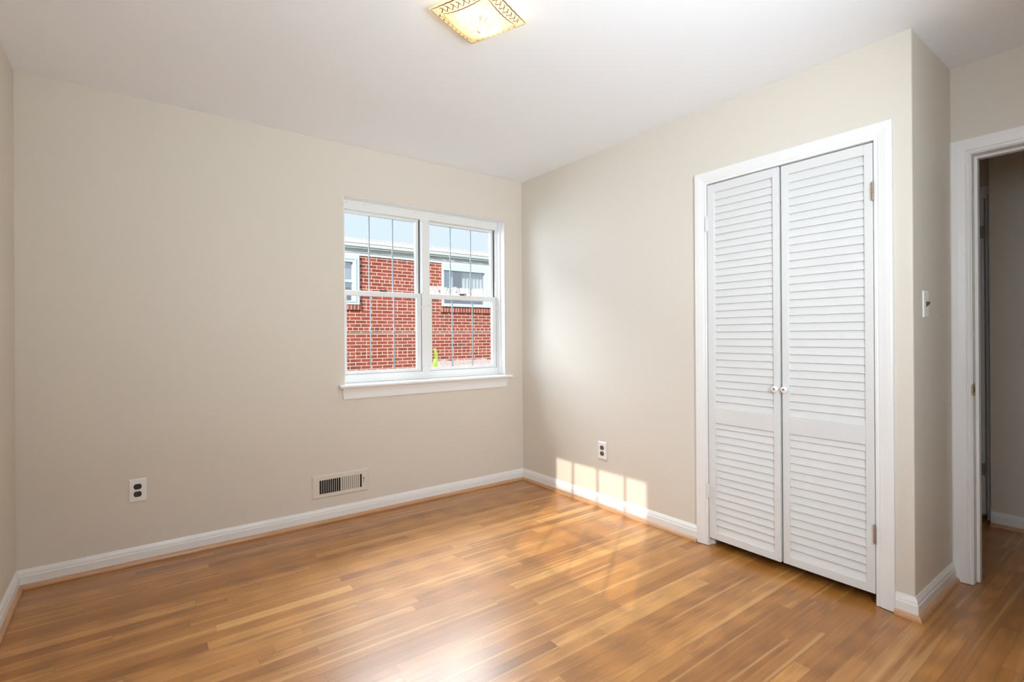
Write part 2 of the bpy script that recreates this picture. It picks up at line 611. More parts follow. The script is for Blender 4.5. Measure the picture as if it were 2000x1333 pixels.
    def build(self, name, mat=None, parent=None, origin=None, bevel=0.0, smooth=False, seg=2):
        bmesh.ops.recalc_face_normals(self.bm, faces=self.bm.faces)
        me = bpy.data.meshes.new(name)
        if parent is not None:
            o0 = Vector(parent['_o'])
        else:
            o0 = Vector(origin) if origin is not None else Vector((0, 0, 0))
        bmesh.ops.translate(self.bm, verts=self.bm.verts, vec=-o0)
        self.bm.to_mesh(me)
        self.bm.free()
        ms_ = self.mats if self.mats else [mat]
        for x_ in ms_:
            me.materials.append(M[x_] if isinstance(x_, str) else x_)
        if smooth:
            for p in me.polygons:
                p.use_smooth = True
        o = bpy.data.objects.new(name, me)
        COL.objects.link(o)
        if parent is not None:
            o.parent = parent
        else:
            o.location = o0
        o['_o'] = tuple(o0)
        if bevel > 0:
            md = o.modifiers.new('bevel', 'BEVEL')
            md.width = bevel
            md.segments = seg
            md.limit_method = 'ANGLE'
            md.angle_limit = R(40)
            md.harden_normals = False
        return o


def empty(name, loc):
    o = bpy.data.objects.new(name, None)
    o.empty_display_size = 0.1
    o.location = loc
    o['_o'] = tuple(loc)
    COL.objects.link(o)
    return o


def tag(o, label, cat, group=None):
    o['label'] = label
    o['category'] = cat
    if group:
        o['group'] = group
    return o


def struct(o):
    o['kind'] = 'structure'
    return o


# ---------------------------------------------------------------- dimensions
H = 2.44
XL = -3.02           # left wall
YO = -2.625          # outer corner of the closet wall
XJ = 0.56            # wall with the doorway
YF = -3.66           # wall behind the camera
XH = 1.62            # far wall of the hall
WX0, WX1, WZ0, WZ1 = -1.472, -0.172, 0.845, 2.107      # window opening
CY0, CY1, CZ = -2.491, -1.689, 2.016                    # closet opening
DY0, DY1, DZ = -3.46, -2.700, 2.012                     # doorway opening
SY0, SY1, SZ0, SZ1 = -3.54, -2.557, 1.28, 2.18           # side window in the left wall

# ---------------------------------------------------------------- setting
struct(MB().box(XL - 0.2, 2.0, -4.8, 0.2, -0.12, 0.0).build('floor', 'floor'))
struct(MB().box(XL - 0.2, 2.0, -4.8, 0.2, H, H + 0.15).build('ceiling', 'ceiling'))

w = MB()
w.box(XL - 0.2, WX0, 0, 0.2, 0, H)
w.box(WX1, 0.67, 0, 0.2, 0, H)
w.box(WX0, WX1, 0, 0.2, 0, WZ0)
w.box(WX0, WX1, 0, 0.2, WZ1, H)
struct(w.build('wall_back', 'wall'))

w = MB()
w.box(XL - 0.2, XL, SY1, 0, 0, H)
w.box(XL - 0.2, XL, YF, SY0, 0, H)
w.box(XL - 0.2, XL, SY0, SY1, 0, SZ0)
w.box(XL - 0.2, XL, SY0, SY1, SZ1, H)
struct(w.build('wall_left', 'wall'))

w = MB()
w.box(0, 0.11, CY1, 0, 0, H)
w.box(0, 0.11, CY0, CY1, CZ, H)
w.prism([(0.11, CY0), (0, CY0), (0, YO + 0.006), (0.0018, YO + 0.0018), (0.006, YO), (XJ, YO), (XJ, YO + 0.11), (0.11, YO + 0.11)],
        lambda p: (p[0], p[1], 0), lambda p: (p[0], p[1], H))
struct(w.build('wall_right', 'wall'))

w = MB()
w.box(XJ, XJ + 0.11, DY1, -1.45, 0, H)
w.box(XJ, XJ + 0.11, DY0, DY1, DZ + 0.004, H)
w.box(XJ, XJ + 0.11, -4.8, DY0, 0, H)
struct(w.build('wall_doorway', 'wall'))
struct(MB().box(0.11, XJ, -1.56, -1.45, 0, H).build('wall_closet', 'wall'))
FX0, FX1, FZ0, FZ1 = -2.40, -1.20, 0.90, 2.10           # opening added in the unseen wall to let the fill lamps in
w = MB()
w.box(XL - 0.2, FX0, YF - 0.15, YF, 0, H)
w.box(FX1, XJ, YF - 0.15, YF, 0, H)
w.box(FX0, FX1, YF - 0.15, YF, 0, FZ0)
w.box(FX0, FX1, YF - 0.15, YF, FZ1, H)
struct(w.build('wall_front', 'wall'))
struct(MB().box(XH, 1.9, -4.8, -2.572, 0, H).build('wall_hall', 'wall'))
struct(MB().box(1.72, 1.9, -2.572, -1.45, 2.05, H).box(1.72, 1.9, -1.93, -1.45, 0, 2.05).box(1.80, 1.9, -2.572, -1.93, 0, 2.05).box(1.72, 1.80, -2.572, -2.545, 0, 2.05).build('wall_recess', 'wall'))
struct(MB().box(XJ + 0.11, 1.9, -1.45, -1.35, 0, H).build('wall_hall_end', 'wall'))
struct(MB().box(XJ, 1.9, -4.9, -4.8, 0, H).build('wall_hall_near', 'wall'))

# baseboards, mitred at the inner corners
BB = [(0, 0), (0.014, 0), (0.014, 0.058), (0.0115, 0.062), (0.0115, 0.066), (0.010, 0.074), (0.006, 0.082), (0.0035, 0.0885), (0, 0.0885)]
SH = [(0.0141, 0.0005)] + [(0.0141 + 0.015 * math.cos(R(a)), 0.0005 + 0.0215 * math.sin(R(a))) for a in (0, 20, 40, 60, 78, 90)]
NEG = [(-u, v) for u, v in BB]
SHN = [(-u, v) for u, v in SH]
Z = (0, 0, 1)


def skirting(name, shoe_name, p, q, e0=None, e1=None):
    struct(MB().sweep(NEG, [p, q], Z, ends=(e0, e1)).build('baseboard_' + name, 'trim'))
    struct(MB().sweep(SHN, [p, q], Z, ends=(e0, e1)).build(shoe_name, 'shoe'))


# travel with the room on the right hand side
skirting('left', 'trim_1', (XL, YF, 0), (XL, 0, 0), None, (1, 0, 0))
skirting('back', 'trim_2', (XL, 0, 0), (0, 0, 0), (0, 1, 0), (0, -1, 0))
skirting('right', 'trim_3', (0, 0, 0), (0, -1.623, 0), (1, 0, 0), None)
skirting('corner', 'trim_4', (0, -2.5595, 0), (0, YO, 0), None, (1, 0, 0))
skirting('jog', 'trim_5', (0, YO, 0), (XJ - 0.002, YO, 0), (0, -1, 0), None)
skirting('hall', 'trim_6', (XH, -2.572, 0), (XH, -4.7, 0), None, None)

# casings: u from inner edge outward, v out from the wall
CAS = [(0, 0.0005), (0, 0.011), (0.003, 0.013), (0.010, 0.013), (0.014, 0.0115), (0.018, 0.014), (0.030, 0.0155), (0.046, 0.018), (0.060, 0.0185), (0.068, 0.017), (0.068, 0.0005)]


def casing(name, x, y0, y1, zt, prof):
    # in plane x = const facing -x : travel up the far side, across, down
    return struct(MB().sweep(prof, [(x, y1, 0.003), (x, y1, zt), (x, y0, zt), (x, y0, 0.003)], (-1, 0, 0)).build(name, 'trim'))


t7 = casing('trim_7', 0, CY0 - 0.0, CY1 + 0.0, CZ, [(-u if False else u, v) for u, v in CAS])
# closet jamb lining with a stop
j = MB()
j.box(0.0005, 0.112, CY1 - 0.0006, CY1 + 0.012, 0.002, CZ + 0.012)
j.box(0.0005, 0.112, CY0 - 0.012, CY0 + 0.0006, 0.002, CZ + 0.012)
j.box(0.0005, 0.112, CY0 - 0.012, CY1 + 0.012, CZ - 0.0006, CZ + 0.012)
j.box(0.034, 0.05, CY1 - 0.012, CY1, 0.002, CZ)
j.box(0.034, 0.05, CY0, CY0 + 0.012, 0.002, CZ)
struct(j.build('trim_8', 'trim', bevel=0.001))

CAS2 = [(0, 0.0005), (0, 0.010), (0.004, 0.013), (0.010, 0.013), (0.0125, 0.010), (0.015, 0.010), (0.018, 0.015), (0.045, 0.018), (0.066, 0.0185), (0.0715, 0.016), (0.0715, 0.0005)]
t9 = casing('trim_9', XJ, DY0, DY1 + 0.003, DZ + 0.003, CAS2)
j = MB()
j.box(XJ - 0.004, XJ + 0.118, DY1 - 0.0006, DY1 + 0.018, 0.002, DZ + 0.018)
j.box(XJ - 0.004, XJ + 0.118, DY0 - 0.018, DY0 + 0.0006, 0.002, DZ + 0.018)
j.box(XJ - 0.004, XJ + 0.118, DY0 + 0.0006, DY1 - 0.0006, DZ, DZ + 0.018)
j.box(XJ + 0.048, XJ + 0.085, DY1 - 0.012, DY1, 0.002, DZ)
j.box(XJ + 0.048, XJ + 0.085, DY0 + 0.001, DY1 - 0.012, DZ - 0.012, DZ)
t10 = struct(j.build('trim_10', 'trim', bevel=0.001))
sp = MB()
sp.box(XJ - 0.0055, XJ + 0.030, DY1 - 0.0022, DY1 - 0.0004, 0.884, 0.941, 'brass')
sp.box(XJ + 0.008, XJ + 0.022, DY1 - 0.0026, DY1 - 0.0018, 0.900, 0.925, 'void')
sp.box(XJ - 0.012, XJ - 0.004, DY1 - 0.0022, DY1 + 0.004, 0.889, 0.936, 'brass')
st = sp.build('strike_plate', None, t10)
st['label'] = 'aged brass strike plate'

# hall linen door in the recess
d = MB()
d.box(1.70, 1.735, -2.533, -1.95, 0.038, 2.022)
dr = struct(d.build('door_1', 'door', bevel=0.002))
for z0, z1 in ((1.771, 1.851), (0.281, 0.361)):
    hb = MB()
    hb.tube([(1.695, -2.5345, z0), (1.695, -2.5345, z1)], 0.0055, 10)
    hb.box(1.6985, 1.7005, -2.5335, -2.515, z0 + 0.002, z1 - 0.002)
    hb.build('hinge', 'hinge_dark', dr)
c = MB()
c.sweep(CAS2, [(1.72, -1.945, 0.003), (1.72, -1.945, 2.027), (1.72, -2.538, 2.027), (1.72, -2.538, 0.003)], (-1, 0, 0))
struct(c.build('trim_11', 'trim'))

# ---------------------------------------------------------------- window in the back wall
win = struct(empty('window_1', (-0.822, 0.0, WZ0)))
YG0, YG1 = 0.085, 0.165
f = MB()
# plaster reveal lining, rounded at the head
f.box(WX0 + 0.0005, WX1 - 0.0005, 0.001, YG1, WZ1 - 0.006, WZ1 - 0.0006)
f.box(WX1 - 0.007, WX1 - 0.0006, 0.001, YG1, 0.866, WZ1 - 0.006)
f.box(WX0 + 0.0006, WX0 + 0.007, 0.001, YG1, 0.866, WZ1 - 0.006)
f.box(WX1 - 0.0175, WX1 - 0.007, 0.055, YG1, 0.868, WZ1 - 0.006)
f.build('reveal', 'trim', win, bevel=0.002)
f = MB()
f.box(WX0 + 0.007, WX1 - 0.007, YG0, YG1, 2.040, WZ1 - 0.006)       # head
f.box(WX0 + 0.007, WX1 - 0.007, YG0, YG1, 0.866, 0.923)             # sill member
f.box(WX0 + 0.007, -1.446, YG0, YG1, 0.923, 2.040)                  # jambs
f.box(-0.197, WX1 - 0.0175, YG0, YG1, 0.923, 2.040)
f.box(-0.8675, -0.8085, YG0 - 0.003, YG1, 0.915, 2.045)             # mullion
f.build('frame', 'metal_frame', win, bevel=0.0025)
f = MB()
for a, b_ in ((-0.8725, -0.8675), (-0.2035, -0.197)):
    f.box(a, b_, 0.121, YG1, 1.4955, 2.039)
    f.box(b_ - 0.0010, b_ + 0.0004, 0.0925, 0.122, 0.925, 1.4945)
f.build('channel', 'gasket', win)
f = MB()
for a, b_ in ((-0.872, -0.862), (-0.204, -0.192)):
    f.box(a, b_, 0.080, 0.10, 2.018, 2.043)
f.build('sash_stop', 'metal_frame', win, bevel=0.001)
s_ = MB()
for z in (2.020, 1.498, 0.958):
    for x in (-0.8605, -0.8485 + 0.032):
        s_.lathe([(0.0028, 0.0), (0.0028, 0.0012)], (x, YG0 - 0.003, z), (0, -1, 0), 10)
for x in (-1.42, -1.30, -0.92, -0.70, -0.25):
    s_.lathe([(0.0025, 0.0), (0.0025, 0.001)], (x, YG0, 2.085), (0, -1, 0), 10)
s_.build('screws', 'screw', win)
for x, z in ((-0.842, 1.400), (-0.872, 1.391), (-0.808, 1.409), (-0.197, 1.405)):
    l_ = MB()
    l_.box(x - 0.013, x + 0.013, 0.071, 0.0815, z - 0.005, z + 0.005)
    l_.lathe([(0.006, 0), (0.006, 0.012)], (x, 0.083, z), (0, -1, 0), 12)
    l_.build('tilt_latch', 'metal_frame', win, bevel=0.001)


def sash(x0, x1, z0, z1, y0, stl, str_, rt, rb, pane_mat):
    y1 = y0 + 0.026
    m_ = MB()
    m_.ring(x0, x1, z0, z1, y0, y1, stl, str_, rt, rb)
    sh = m_.build('sash', 'metal_frame', win, bevel=0.002)
    gx0, gx1, gz0, gz1 = x0 + stl, x1 - str_, z0 + rb, z1 - rt
    yp = y0 + 0.019
    g = MB()
    g.box(gx0, gx1, yp, yp + 0.003, gz0, gz1)
    g.build('pane', pane_mat, sh)
    w_ = (gx1 - gx0) / 3
    for i in (1, 2):
        xx = gx0 + w_ * i
        MB().box(xx - 0.0040, xx + 0.0040, yp - 0.008, yp, gz0, gz1).build('muntin', 'muntin', sh, bevel=0.0015)
    zz = (gz0 + gz1) / 2
    MB().box(gx0, gx1, yp - 0.0065, yp - 0.0005, zz - 0.0034, zz + 0.0034).build('muntin', 'muntin', sh, bevel=0.0015)
    return sh


for (x0, x1, mu, ml) in ((-1.4455, -0.8700, 'glass', 'glass'), (-0.8060, -0.1985, 'glass_mist_up', 'glass_mist_low')):
    sash(x0 + 0.001, x1 - 0.003, 1.465, 2.041, 0.126, 0.024, 0.024, 0.018, 0.030, mu)
    sl = sash(x0, x1 + 0.0000, 0.924, 1.494, 0.092, 0.024, 0.036, 0.035, 0.022, ml)
    xc = (x0 + x1) / 2
    k_ = MB()
    k_.box(xc - 0.024, xc + 0.024, 0.096, 0.116, 1.4945, 1.4985)
    k_.lathe([(0.009, 0), (0.009, 0.007), (0.006, 0.010)], (xc - 0.004, 0.106, 1.4985), (0, 0, 1), 14)
    k_.tube([(xc - 0.004, 0.106, 1.505), (xc + 0.012, 0.100, 1.507), (xc + 0.024, 0.097, 1.506)], [0.0045, 0.0045, 0.004], 8)
    k_.box(xc - 0.030, xc - 0.018, 0.098, 0.112, 1.4985, 1.508)
    lk = k_.build('sash_lock', 'lockm', sl, bevel=0.001)
    lk['label'] = 'dark bronze sash lock'

# stool and apron
nose = [(0.0, 0.845), (-0.040, 0.845), (-0.047, 0.847), (-0.0505, 0.8525), (-0.0505, 0.8585), (-0.047, 0.864), (-0.040, 0.866), (0.0, 0.866)]
q_ = MB()
q_.prism([(y + 0.0004 * 0, z) for y, z in nose], lambda p: (-1.512, p[0], p[1]), lambda p: (-0.136, p[0], p[1]))
q_.box(WX0 + 0.001, WX1 - 0.001, -0.001, YG0 + 0.002, 0.8462, 0.8658)
q_.build('sill', 'trim', win)
ap = [(-0.0005, 0.771), (-0.011, 0.771), (-0.0125, 0.776), (-0.0125, 0.800), (-0.014, 0.815), (-0.020, 0.832), (-0.026, 0.8448), (-0.0005, 0.8448)]
q_ = MB()
q_.prism(ap, lambda p: (-1.480 - (p[1] - 0.771) * 0.10, p[0], p[1]), lambda p: (-0.168 + (p[1] - 0.771) * 0.10, p[0], p[1]))
q_.build('apron', 'trim', win)

# ---------------------------------------------------------------- side window in the left wall (behind the view)
w2 = struct(empty('window_2', (XL, (SY0 + SY1) / 2, SZ0)))
f = MB()
xa, xb = XL - 0.12, XL - 0.06
f.box(xa, xb, SY0 + 0.0006, SY0 + 0.012, SZ0, SZ1)
f.box(xa, xb, SY1 - 0.012, SY1 - 0.0006, SZ0, SZ1)
f.box(xa, xb, SY0, SY1, SZ0 + 0.0006, SZ0 + 0.02)
f.box(xa, xb, SY0, SY1, SZ1 - 0.02, SZ1 - 0.0006)
f.build('frame', 'metal_frame', w2, bevel=0.002)
for i in (1, 2, 3):
    yy = SY0 + (SY1 - SY0) * i / 4
    MB().box(xa + 0.02, xa + 0.03, yy - 0.008, yy + 0.008, SZ0 + 0.02, SZ1 - 0.02).build('muntin', 'metal_frame', w2)
for i in (1, 2):
    zz = SZ0 + (SZ1 - SZ0) * i / 3
    MB().box(xa + 0.0205, xa + 0.0295, SY0 + 0.012, SY1 - 0.012, zz - 0.008, zz + 0.008).build('muntin', 'metal_frame', w2)
MB().box(xa + 0.031, xa + 0.034, SY0 + 0.012, SY1 - 0.012, SZ0 + 0.02, SZ1 - 0.02).build('pane', 'glass_dimming', w2)

# ---------------------------------------------------------------- added opening behind the camera for the fill lamps, with a sun-blocking slab
w3 = struct(empty('fill_window', ((FX0 + FX1) / 2, YF, FZ0)))
f = MB()
ya, yb = YF - 0.11, YF - 0.06
f.box(FX0 + 0.0006, FX0 + 0.035, ya, yb, FZ0, FZ1)
f.box(FX1 - 0.035, FX1 - 0.0006, ya, yb, FZ0, FZ1)
f.box(FX0, FX1, ya, yb, FZ0 + 0.0006, FZ0 + 0.035)
f.box(FX0, FX1, ya, yb, FZ1 - 0.035, FZ1 - 0.0006)
f.box(FX0, FX1, ya, yb, 1.48, 1.52)
f.build('frame', 'metal_frame', w3, bevel=0.002)
MB().box(FX0 + 0.03, FX1 - 0.03, ya + 0.03, ya + 0.033, FZ0 + 0.03, FZ1 - 0.03).build('pane', 'glass', w3)
pr = [((y + 1.65) / 0.71, y) for y in (YF - 0.16, YF - 2.9)] + [(0.6, YF - 2.9), (0.6, YF - 0.16)]
struct(MB().prism(pr, lambda p: (p[0], p[1], 2.45), lambda p: (p[0], p[1], 2.55)).build('sun_blocker', 'fascia'))  # slab added out of view, cut to block sun at the added opening only

# ---------------------------------------------------------------- louvered closet doors
PITCH = 0.0383


def closet_door(y_h, y_f, ya_, yb_, label, swing, knob_y, hinge_mat, hinge_z):
    """y_h hinge side, y_f free side; ya_/yb_ louvre limits"""
    lo, hi = min(y_h, y_f), max(y_h, y_f)
    root = empty('closet_door', (0.008, y_h, 0.047))
    tag(root, label, 'door', 'louvered closet doors')
    x0, x1 = -0.007, 0.021
    zb, zt = 0.047, 2.0090
    la, lb = min(ya_, yb_), max(ya_, yb_)
    m_ = MB()
    m_.box(x0, x1, lo, la, zb, zt)
    m_.box(x0, x1, lb, hi, zb, zt)
    m_.build('stile', 'door', root, bevel=0.002)
    for z0, z1, nm in ((zb, 0.0868, 'bottom_rail'), (0.6895, 0.7725, 'middle_rail'), (1.963, zt, 'top_rail')):
        MB().box(x0, x1, la - 0.0003, lb + 0.0003, z0, z1).build(nm, 'door', root, bevel=0.0015)
    for z0, n, ztop in ((0.7728, 31, 1.963), (0.0872, 16, 0.6895)):
        m_ = MB()
        for i in range(n):
            z = z0 + i * PITCH
            dz = 0.0445
            if z + dz > ztop + 0.004:
                dz = ztop + 0.004 - z
            xf = -0.0025
            sl_ = 0.0105 / 0.0445
            prof = [(xf, z), (xf + 0.0005, z + 0.0022), (xf + sl_ * dz, z + dz), (xf + sl_ * dz + 0.0055, z + dz - 0.002), (xf + 0.006, z - 0.0012), (xf + 0.0015, z - 0.0012)]
            if i == 0:
                prof[4] = (xf + 0.006, z)
                prof[5] = (xf + 0.0015, z)
            m_.prism(prof, lambda p: (p[0], la, p[1]), lambda p: (p[0], lb, p[1]))
        m_.build('louver_panel', 'door', root)
    kz = 0.905
    m_ = MB()
    m_.lathe([(0.011, 0.0), (0.0095, 0.003), (0.006, 0.006), (0.006, 0.012), (0.010, 0.015), (0.0152, 0.018), (0.0165, 0.021), (0.0160, 0.024), (0.0135, 0.0265), (0.009, 0.0278), (0.0, 0.0284)], (x0, knob_y, kz), (-1, 0, 0), 28)
    kn = m_.build('knob', 'plastic', root, smooth=True)
    m_ = MB()
    xk = x0 - 0.0283
    for a, r, rad in ((100, 0.0035, 0.0030), (170, 0.004, 0.0026), (20, 0.0035, 0.0028), (250, 0.0025, 0.0026)):
        m_.lathe([(rad, -0.001), (rad * 0.9, 0.0006), (0.0, 0.0009)], (xk + 0.0003, knob_y + r * math.cos(R(a)), kz + 0.001 + r * math.sin(R(a))), (-1, 0, 0), 10, 'motif')
    for a, r, rad in ((320, 0.006, 0.0018), (205, 0.007, 0.0018), (270, 0.0045, 0.0016)):
        m_.lathe([(rad, -0.001), (rad * 0.9, 0.0006), (0.0, 0.0009)], (xk + 0.0006, knob_y + r * math.cos(R(a)), kz + r * math.sin(R(a))), (-1, 0, 0), 10, 'motif_leaf')
    mo = m_.build('flower_motif', None, kn)
    mo['label'] = 'small red flower motif'
    s = 1 if y_h > y_f else -1
    for z0, z1 in hinge_z:
        m_ = MB()
        n = 5
        hh = (z1 - z0) / n
        for i in range(n):
            m_.lathe([(0.0048, 0.0004), (0.0048, hh - 0.0004)], (x0 - 0.0105, y_h + s * 0.0025, z0 + i * hh), Z, 12)
        m_.box(x0 - 0.009, x0 + 0.0005, y_h - s * 0.0030, y_h - s * 0.0005, z0, z1)
        hg = m_.build('hinge', hinge_mat, root)
    root.rotation_euler.z = R(swing)
    return root


closet_door(-1.6935, -2.0885, -1.735, -2.0575, 'left louvered closet door leaf, white, hinged on the side nearer the window corner', -1.1, -2.0725, 'door', ((1.753, 1.836), (0.268, 0.347)))
closet_door(-2.4870, -2.0965, -2.1300, -2.4530, 'right louvered closet door leaf, white with rusty hinges, nearer the hallway doorway', 0.0, -2.1140, 'hinge', ((1.755, 1.835), (0.269, 0.350)))

# ---------------------------------------------------------------- outlets, switch, register


def plate_mesh(name, w_, h_, tf, parent, mat='plastic', t=0.006):
    """bevelled cover plate; tf maps (a, b, out) to world"""
    a, b_ = w_ / 2, h_ / 2
    i = 0.005
    v = [tf(-a, -b_, 0.0004), tf(a, -b_, 0.0004), tf(a, b_, 0.0004), tf(-a, b_, 0.0004),
         tf(-a, -b_, 0.002), tf(a, -b_, 0.002), tf(a, b_, 0.002), tf(-a, b_, 0.002),
         tf(-a + i, -b_ + i, t), tf(a - i, -b_ + i, t), tf(a - i, b_ - i, t), tf(-a + i, b_ - i, t)]
    f_ = [(3, 2, 1, 0), (8, 9, 10, 11)]
    for o in (0, 4):
        for j_ in range(4):
            jj = (j_ + 1) % 4
            f_.append((o + j_, o + jj, o + 4 + jj, o + 4 + j_))
    m_ = MB()
    m_.faces_from(v, f_)
    return m_.build(name, mat, parent, bevel=0.0008)


def disc_outline(r, flat, n=40):
    pts = []
    for i in range(n):
        t = 2 * math.pi * i / n
        a, b_ = r * math.cos(t), r * math.sin(t)
        pts.append((a, max(-flat, min(flat, b_))))
    return pts


def outlet(root, tf, rec_mat, slot_mat, w_=0.076, h_=0.121):
    pl = plate_mesh('cover_plate', w_, h_, tf, root)
    for zc in (0.0195, -0.0195):
        m_ = MB()
        pts = disc_outline(0.0172, 0.0142)
        m_.prism(pts, lambda p: tf(p[0], zc + p[1], 0.004), lambda p: tf(p[0], zc + p[1], 0.0078))
        rc = m_.build('receptacle', rec_mat, root, bevel=0.0006)
        rc['label'] = 'dark receptacle face'
        m_ = MB()
        for a in (-0.0064, 0.0064):
            hgt = 0.0045 if a < 0 else 0.0036
            m_.prism([(a - 0.0011, -hgt + 0.002), (a + 0.0011, -hgt + 0.002), (a + 0.0011, hgt + 0.002), (a - 0.0011, hgt + 0.002)],
                     lambda p: tf(p[0], zc + p[1], 0.0076), lambda p: tf(p[0], zc + p[1], 0.0080))
        m_.prism([(0.0026 * math.cos(R(t)), -0.0072 + 0.0026 * math.sin(R(t))) for t in range(0, 360, 30)],
                 lambda p: tf(p[0], zc + p[1], 0.0076), lambda p: tf(p[0], zc + p[1], 0.0080))
        m_.build('slots', slot_mat, rc)
    m_ = MB()
    m_.prism([(0.0028 * math.cos(R(t)), 0.0028 * math.sin(R(t))) for t in range(0, 360, 30)], lambda p: tf(p[0], p[1], 0.0055), lambda p: tf(p[0], p[1], 0.0068))
    m_.build('screw', 'plastic', pl)


o = empty('electrical_outlet', (-2.559, 0, 0.3825))
tag(o, 'white outlet plate with black receptacles low on the window wall, left of the vent', 'outlet', 'duplex wall outlets')
outlet(o, lambda a, b_, t: (-2.559 + a, -t, 0.3825 + b_), 'black', 'brown')
o = empty('electrical_outlet', (0, -0.886, 0.388))
tag(o, 'white outlet plate with brown receptacles on the closet wall, above the sun patch', 'outlet', 'duplex wall outlets')
outlet(o, lambda a, b_, t: (-t, -0.886 + a, 0.388 + b_), 'brown', 'slot')

o = empty('light_switch', (0.152, YO, 1.303))
tag(o, 'white light switch plate with black toggle on the wall beside the doorway', 'switch')
tfs = lambda a, b_, t: (0.152 + a, YO - t, 1.303 + b_)
plate_mesh('cover_plate', 0.070, 0.117, tfs, o)
m_ = MB()
m_.hexa([tfs(-0.005, -0.012, 0.005), tfs(0.005, -0.012, 0.005), tfs(0.005, 0.012, 0.005), tfs(-0.005, 0.012, 0.005),
         tfs(-0.004, 0.002, 0.019), tfs(0.004, 0.002, 0.019), tfs(0.004, 0.011, 0.017), tfs(-0.004, 0.011, 0.017)])
tg = m_.build('toggle', 'black', o, bevel=0.001)
tg['label'] = 'black toggle lever'
for b_ in (0.030, -0.030):
    MB().lathe([(0.0028, 0), (0.0025, 0.001)], tfs(0, b_, 0.0055), (0, -1, 0), 12).build('screw', 'plastic', o)

# wall register, painted over in the wall colour
vr = empty('wall_register', (-1.4985, 0, 0.228))
tag(vr, 'metal heating register painted beige like the wall, low under the window', 'vent')
vx0, vx1, vz0, vz1 = -1.671, -1.324, 0.163, 0.292
sx0, sx1, sz0, sz1 = -1.635, -1.362, 0.182, 0.269
m_ = MB()
for (a, b_, c_, d_) in ((vx0, sx0, vz0, vz1), (sx1, vx1, vz0, vz1), (sx0, sx1, vz0, sz0), (sx0, sx1, sz1, vz1)):
    m_.box(a, b_, -0.006, -0.0005, c_, d_)
m_.sweep([(0, 0.0005), (0, 0.006), (0.004, 0.0045), (0.010, 0.0005)], [(vx0, 0, vz0), (vx0, 0, vz1), (vx1, 0, vz1), (vx1, 0, vz0)], (0, -1, 0), closed=True)
m_.build('register_frame', 'wall', vr)
MB().box(sx0, sx1, -0.0016, -0.0004, sz0, sz1).build('duct_opening', 'void', vr)
m_ = MB()
xm = -1.4975
m_.box(xm - 0.0045, xm + 0.0045, -0.0062, -0.0016, sz0, sz1)
n = 10
for i in range(1, n):
    x = sx0 + (xm - 0.0045 - sx0) * i / n
    m_.hexa([(x - 0.0014, -0.0060, sz0), (x + 0.0006, -0.0060, sz0), (x + 0.0030, -0.0018, sz0), (x + 0.0010, -0.0018, sz0),
             (x - 0.0014, -0.0060, sz1), (x + 0.0006, -0.0060, sz1), (x + 0.0030, -0.0018, sz1), (x + 0.0010, -0.0018, sz1)])
for i in range(1, n):
    x = xm + 0.0045 + (sx1 - xm - 0.0045) * i / n
    m_.hexa([(x - 0.0012, -0.0060, sz0), (x + 0.0012, -0.0060, sz0), (x - 0.0048, -0.0018, sz0), (x - 0.0078, -0.0018, sz0),
             (x - 0.0012, -0.0060, sz1), (x + 0.0012, -0.0060, sz1), (x - 0.0048, -0.0018, sz1), (x - 0.0078, -0.0018, sz1)])
m_.build('grille', 'wall', vr)
m_ = MB()
m_.box(-1.3515, -1.3470, -0.0064, -0.0058, 0.215, 0.247, 'void')
m_.box(-1.3540, -1.3445, -0.0100, -0.0060, 0.222, 0.228, 'wall')
m_.box(-1.3500, -1.3400, -0.0180, -0.0090, 0.2235, 0.2265, 'wall')
m_.build('damper_lever', None, vr)

# ---------------------------------------------------------------- ceiling light
LC = Vector((-1.5122, -1.683, H))
lamp = empty('ceiling_light', tuple(LC))
tag(lamp, 'flush square ceiling lamp with bent amber glass shade etched in brown', 'lamp')
m_ = MB()
m_.lathe([(0.075, -0.0005), (0.078, -0.006), (0.070, -0.016), (0.03, -0.020)], tuple(LC), Z, 32)
m_.lathe([(0.004, -0.018), (0.004, -0.090)], tuple(LC), Z, 10)
m_.build('canopy', 'plastic', lamp, smooth=True)
# shade : square dish, corners up at z 2.40, centre down at 2.358
DX = Vector((0.920, -0.392))          # diagonal towards the corner on the right
DY = Vector((0.392, 0.920))
HD = 0.190
UA = (DX + DY) / 2 * HD
UB = (DY - DX) / 2 * HD


def shade_pt(u, v, dz=0.0):
    p = Vector((LC.x, LC.y)) + UA * u * 1.0 + UB * v * 1.0
    p = Vector((LC.x, LC.y)) + (DX * (u - v) / 2 + DY * (u + v) / 2) * HD
    rr = 1 - (1 - abs(u) ** 2.0) * (1 - abs(v) ** 2.0)
    return (p.x, p.y, 2.357 + 0.045 * rr + dz)


m_ = MB()
N_ = 24
vs, fs = [], []
for i in range(N_ + 1):
    for j_ in range(N_ + 1):
        vs.append(shade_pt(-1 + 2 * i / N_, -1 + 2 * j_ / N_))
for i in range(N_):
    for j_ in range(N_):
        a = i * (N_ + 1) + j_
        fs.append((a, a + 1, a + N_ + 2, a + N_ + 1))
# folded rim giving the glass its edge
edge = [(i, 0) for i in range(N_)] + [(N_, j_) for j_ in range(N_)] + [(i, N_) for i in range(N_, 0, -1)] + [(0, j_) for j_ in range(N_, 0, -1)]
base = len(vs)
for (i, j_) in edge:
    p = vs[i * (N_ + 1) + j_]
    vs.append((p[0], p[1], p[2] + 0.0045))
ne = len(edge)
for t in range(ne):
    i, j_ = edge[t]
    i2, j2 = edge[(t + 1) % ne]
    fs.append((i * (N_ + 1) + j_, i2 * (N_ + 1) + j2, base + (t + 1) % ne, base + t))
m_.faces_from(vs, fs, 'lamp_glass')


